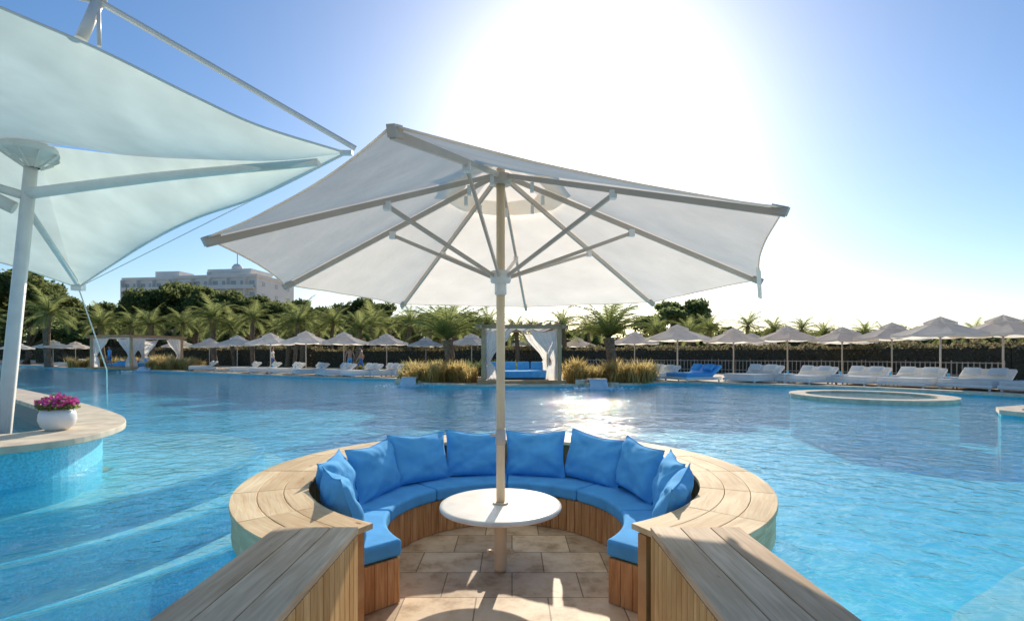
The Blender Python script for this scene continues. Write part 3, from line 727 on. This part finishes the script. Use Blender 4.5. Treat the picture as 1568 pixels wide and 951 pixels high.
# ------------------------------------------------------------------ people
M_skin=simple('skin',(.45,.26,.17),.6,.05); M_hair=simple('hair',(.04,.025,.015),.7); M_sw=simple('swim_shorts',(.05,.15,.4),.8); M_sh=simple('white_shirt',(.7,.7,.68),.8)
def person(loc,rz,top,low_,ph=0):
    s=.17*math.sin(ph)
    J={'p':(0,0,.92),'c':(0,0,1.15),'n':(0,.0,1.42),'nk':(0,0,1.50),'h':(0,.01,1.56),
       'sl':(-.19,0,1.40),'el':(-.25,-.03+s,1.12),'wl':(-.24,.10+s,.90),'hl':(-.23,.14+s,.80),
       'sr':(.19,0,1.40),'er':(.25,-.03-s,1.12),'wr':(.24,.08-s,.88),'hr':(.23,.11-s,.78),
       'pl':(-.10,0,.88),'kl':(-.11,.06-s,.48),'al':(-.11,-.04-s*2,.08),'fl':(-.12,.13-s*2,.03),
       'pr':(.10,0,.88),'kr':(.11,.06+s,.48),'ar':(.11,-.04+s*2,.08),'fr':(.12,.13+s*2,.03)}
    rad={'p':.14,'c':.13,'n':.12,'nk':.055,'h':.055,'sl':.06,'el':.042,'wl':.03,'hl':.028,'sr':.06,'er':.042,'wr':.03,'hr':.028,'pl':.09,'kl':.06,'al':.04,'fl':.03,'pr':.09,'kr':.06,'ar':.04,'fr':.03}
    E=[('p','c'),('c','n'),('n','nk'),('nk','h'),('n','sl'),('sl','el'),('el','wl'),('wl','hl'),('n','sr'),('sr','er'),('er','wr'),('wr','hr'),('p','pl'),('pl','kl'),('kl','al'),('al','fl'),('p','pr'),('pr','kr'),('kr','ar'),('ar','fr')]
    ks=list(J); me=bpy.data.meshes.new('body'); me.from_pydata([J[k] for k in ks],[(ks.index(a),ks.index(c)) for a,c in E],[])
    ob=bpy.data.objects.new('body_tmp',me); scene.collection.objects.link(ob)
    ob.modifiers.new('s','SKIN'); ob.modifiers.new('u','SUBSURF').levels=1
    for i,k in enumerate(ks): me.skin_vertices[0].data[i].radius=(rad[k],rad[k]*.8); 
    me.skin_vertices[0].data[0].use_root=True
    dg=bpy.context.evaluated_depsgraph_get(); nm=bpy.data.meshes.new_from_object(ob.evaluated_get(dg)); bpy.data.objects.remove(ob)
    e=empty('person',loc); e.rotation_euler=(0,0,rz)
    nm.materials.clear()
    for m in (M_skin,top,low_): nm.materials.append(m)
    for p in nm.polygons:
        c=p.center; p.use_smooth=True
        p.material_index=2 if .55<c.z<.98 and abs(c.x)<.2 else (1 if .98<=c.z<1.45 and abs(c.x)<.24 else 0)
    o=bpy.data.objects.new('body',nm); scene.collection.objects.link(o); o.parent=e
    b=MB()
    def ell(c,r,mat,n=12):
        b.lathe((0,0,0),[(1e-4,-1)]+[(math.sin(math.pi*i/8),-math.cos(math.pi*i/8)) for i in range(1,8)]+[(1e-4,1)],mat,n)
        k=len(b.v)-9*n
        for i in range(k,len(b.v)): x,y,z=b.v[i]; b.v[i]=(c[0]+x*r[0],c[1]+y*r[1],c[2]+z*r[2])
    ell((0,.01,1.64),(.075,.095,.115),0); ell((0,-.015,1.67),(.084,.10,.105),1); ell((0,.105,1.63),(.014,.02,.022),0)
    ell((-.078,0,1.63),(.012,.02,.03),0); ell((.078,0,1.63),(.012,.02,.03),0)
    for sx in(-.03,.03): ell((sx,.095,1.655),(.012,.01,.008),1)
    for sx,s_ in((-.23,s),(.23,-s)):
        for f in range(4): b.tube([(sx-.03+.02*f,.12+s_,.80),(sx-.03+.02*f,.135+s_,.74),(sx-.03+.02*f,.12+s_,.70+.006*abs(f-1.5))],[.01,.009,.007],0,6)
        b.tube([(sx,.15+s_,.82),(sx,.18+s_,.77)],[.011,.008],0,6)
    b.obj('head_and_hands',[M_skin,M_hair],e)
person((-9.2,31.2,.1),1.9,M_skin,M_sw,1.2)
person((-17.2,36.8,.1),-1.5,M_sh,M_sw,-1.1)
person((-10.2,32.2,.1),.4,M_skin,M_blue,.5)
person((-33.8,43.0,.28),2.8,M_blue,M_sw,.3)
person((-32.2,43.2,.28),2.2,M_sh,M_blue,.2)

# ------------------------------------------------------------------ light, sky, camera
AZ,EL=8.5,25
w=bpy.data.worlds.new('World'); scene.world=w; w.use_nodes=True; nt=w.node_tree
bg=nt.nodes['Background']; sky=nt.nodes.new('ShaderNodeTexSky'); sky.sky_type='NISHITA'; sky.sun_disc=False
sky.sun_elevation=R(EL); sky.sun_rotation=R(AZ); sky.air_density=1.0; sky.dust_density=.8; sky.ozone_density=3.5
hs=nt.nodes.new('ShaderNodeHueSaturation'); hs.inputs['Saturation'].default_value=1.18
nt.links.new(sky.outputs[0],hs.inputs['Color']); nt.links.new(hs.outputs[0],bg.inputs[0]); bg.inputs[1].default_value=.15
S=Vector((math.sin(R(AZ))*math.cos(R(EL)),math.cos(R(AZ))*math.cos(R(EL)),math.sin(R(EL))))
sl=bpy.data.lights.new('sun','SUN'); sl.energy=5; sl.angle=R(.5); sl.color=(1,.90,.76)
so=bpy.data.objects.new('sun',sl); scene.collection.objects.link(so); so.rotation_euler=(-S).to_track_quat('-Z','Y').to_euler()
cam=bpy.data.cameras.new('camera'); co=bpy.data.objects.new('camera',cam); scene.collection.objects.link(co)
co.location=(0,0,ZC); co.rotation_euler=(R(90),0,0); cam.lens=18; cam.sensor_width=36; cam.shift_y=.043; cam.clip_start=.05; cam.clip_end=5000
scene.camera=co
scene.view_settings.view_transform='Standard'; scene.view_settings.look='None'; scene.view_settings.exposure=0
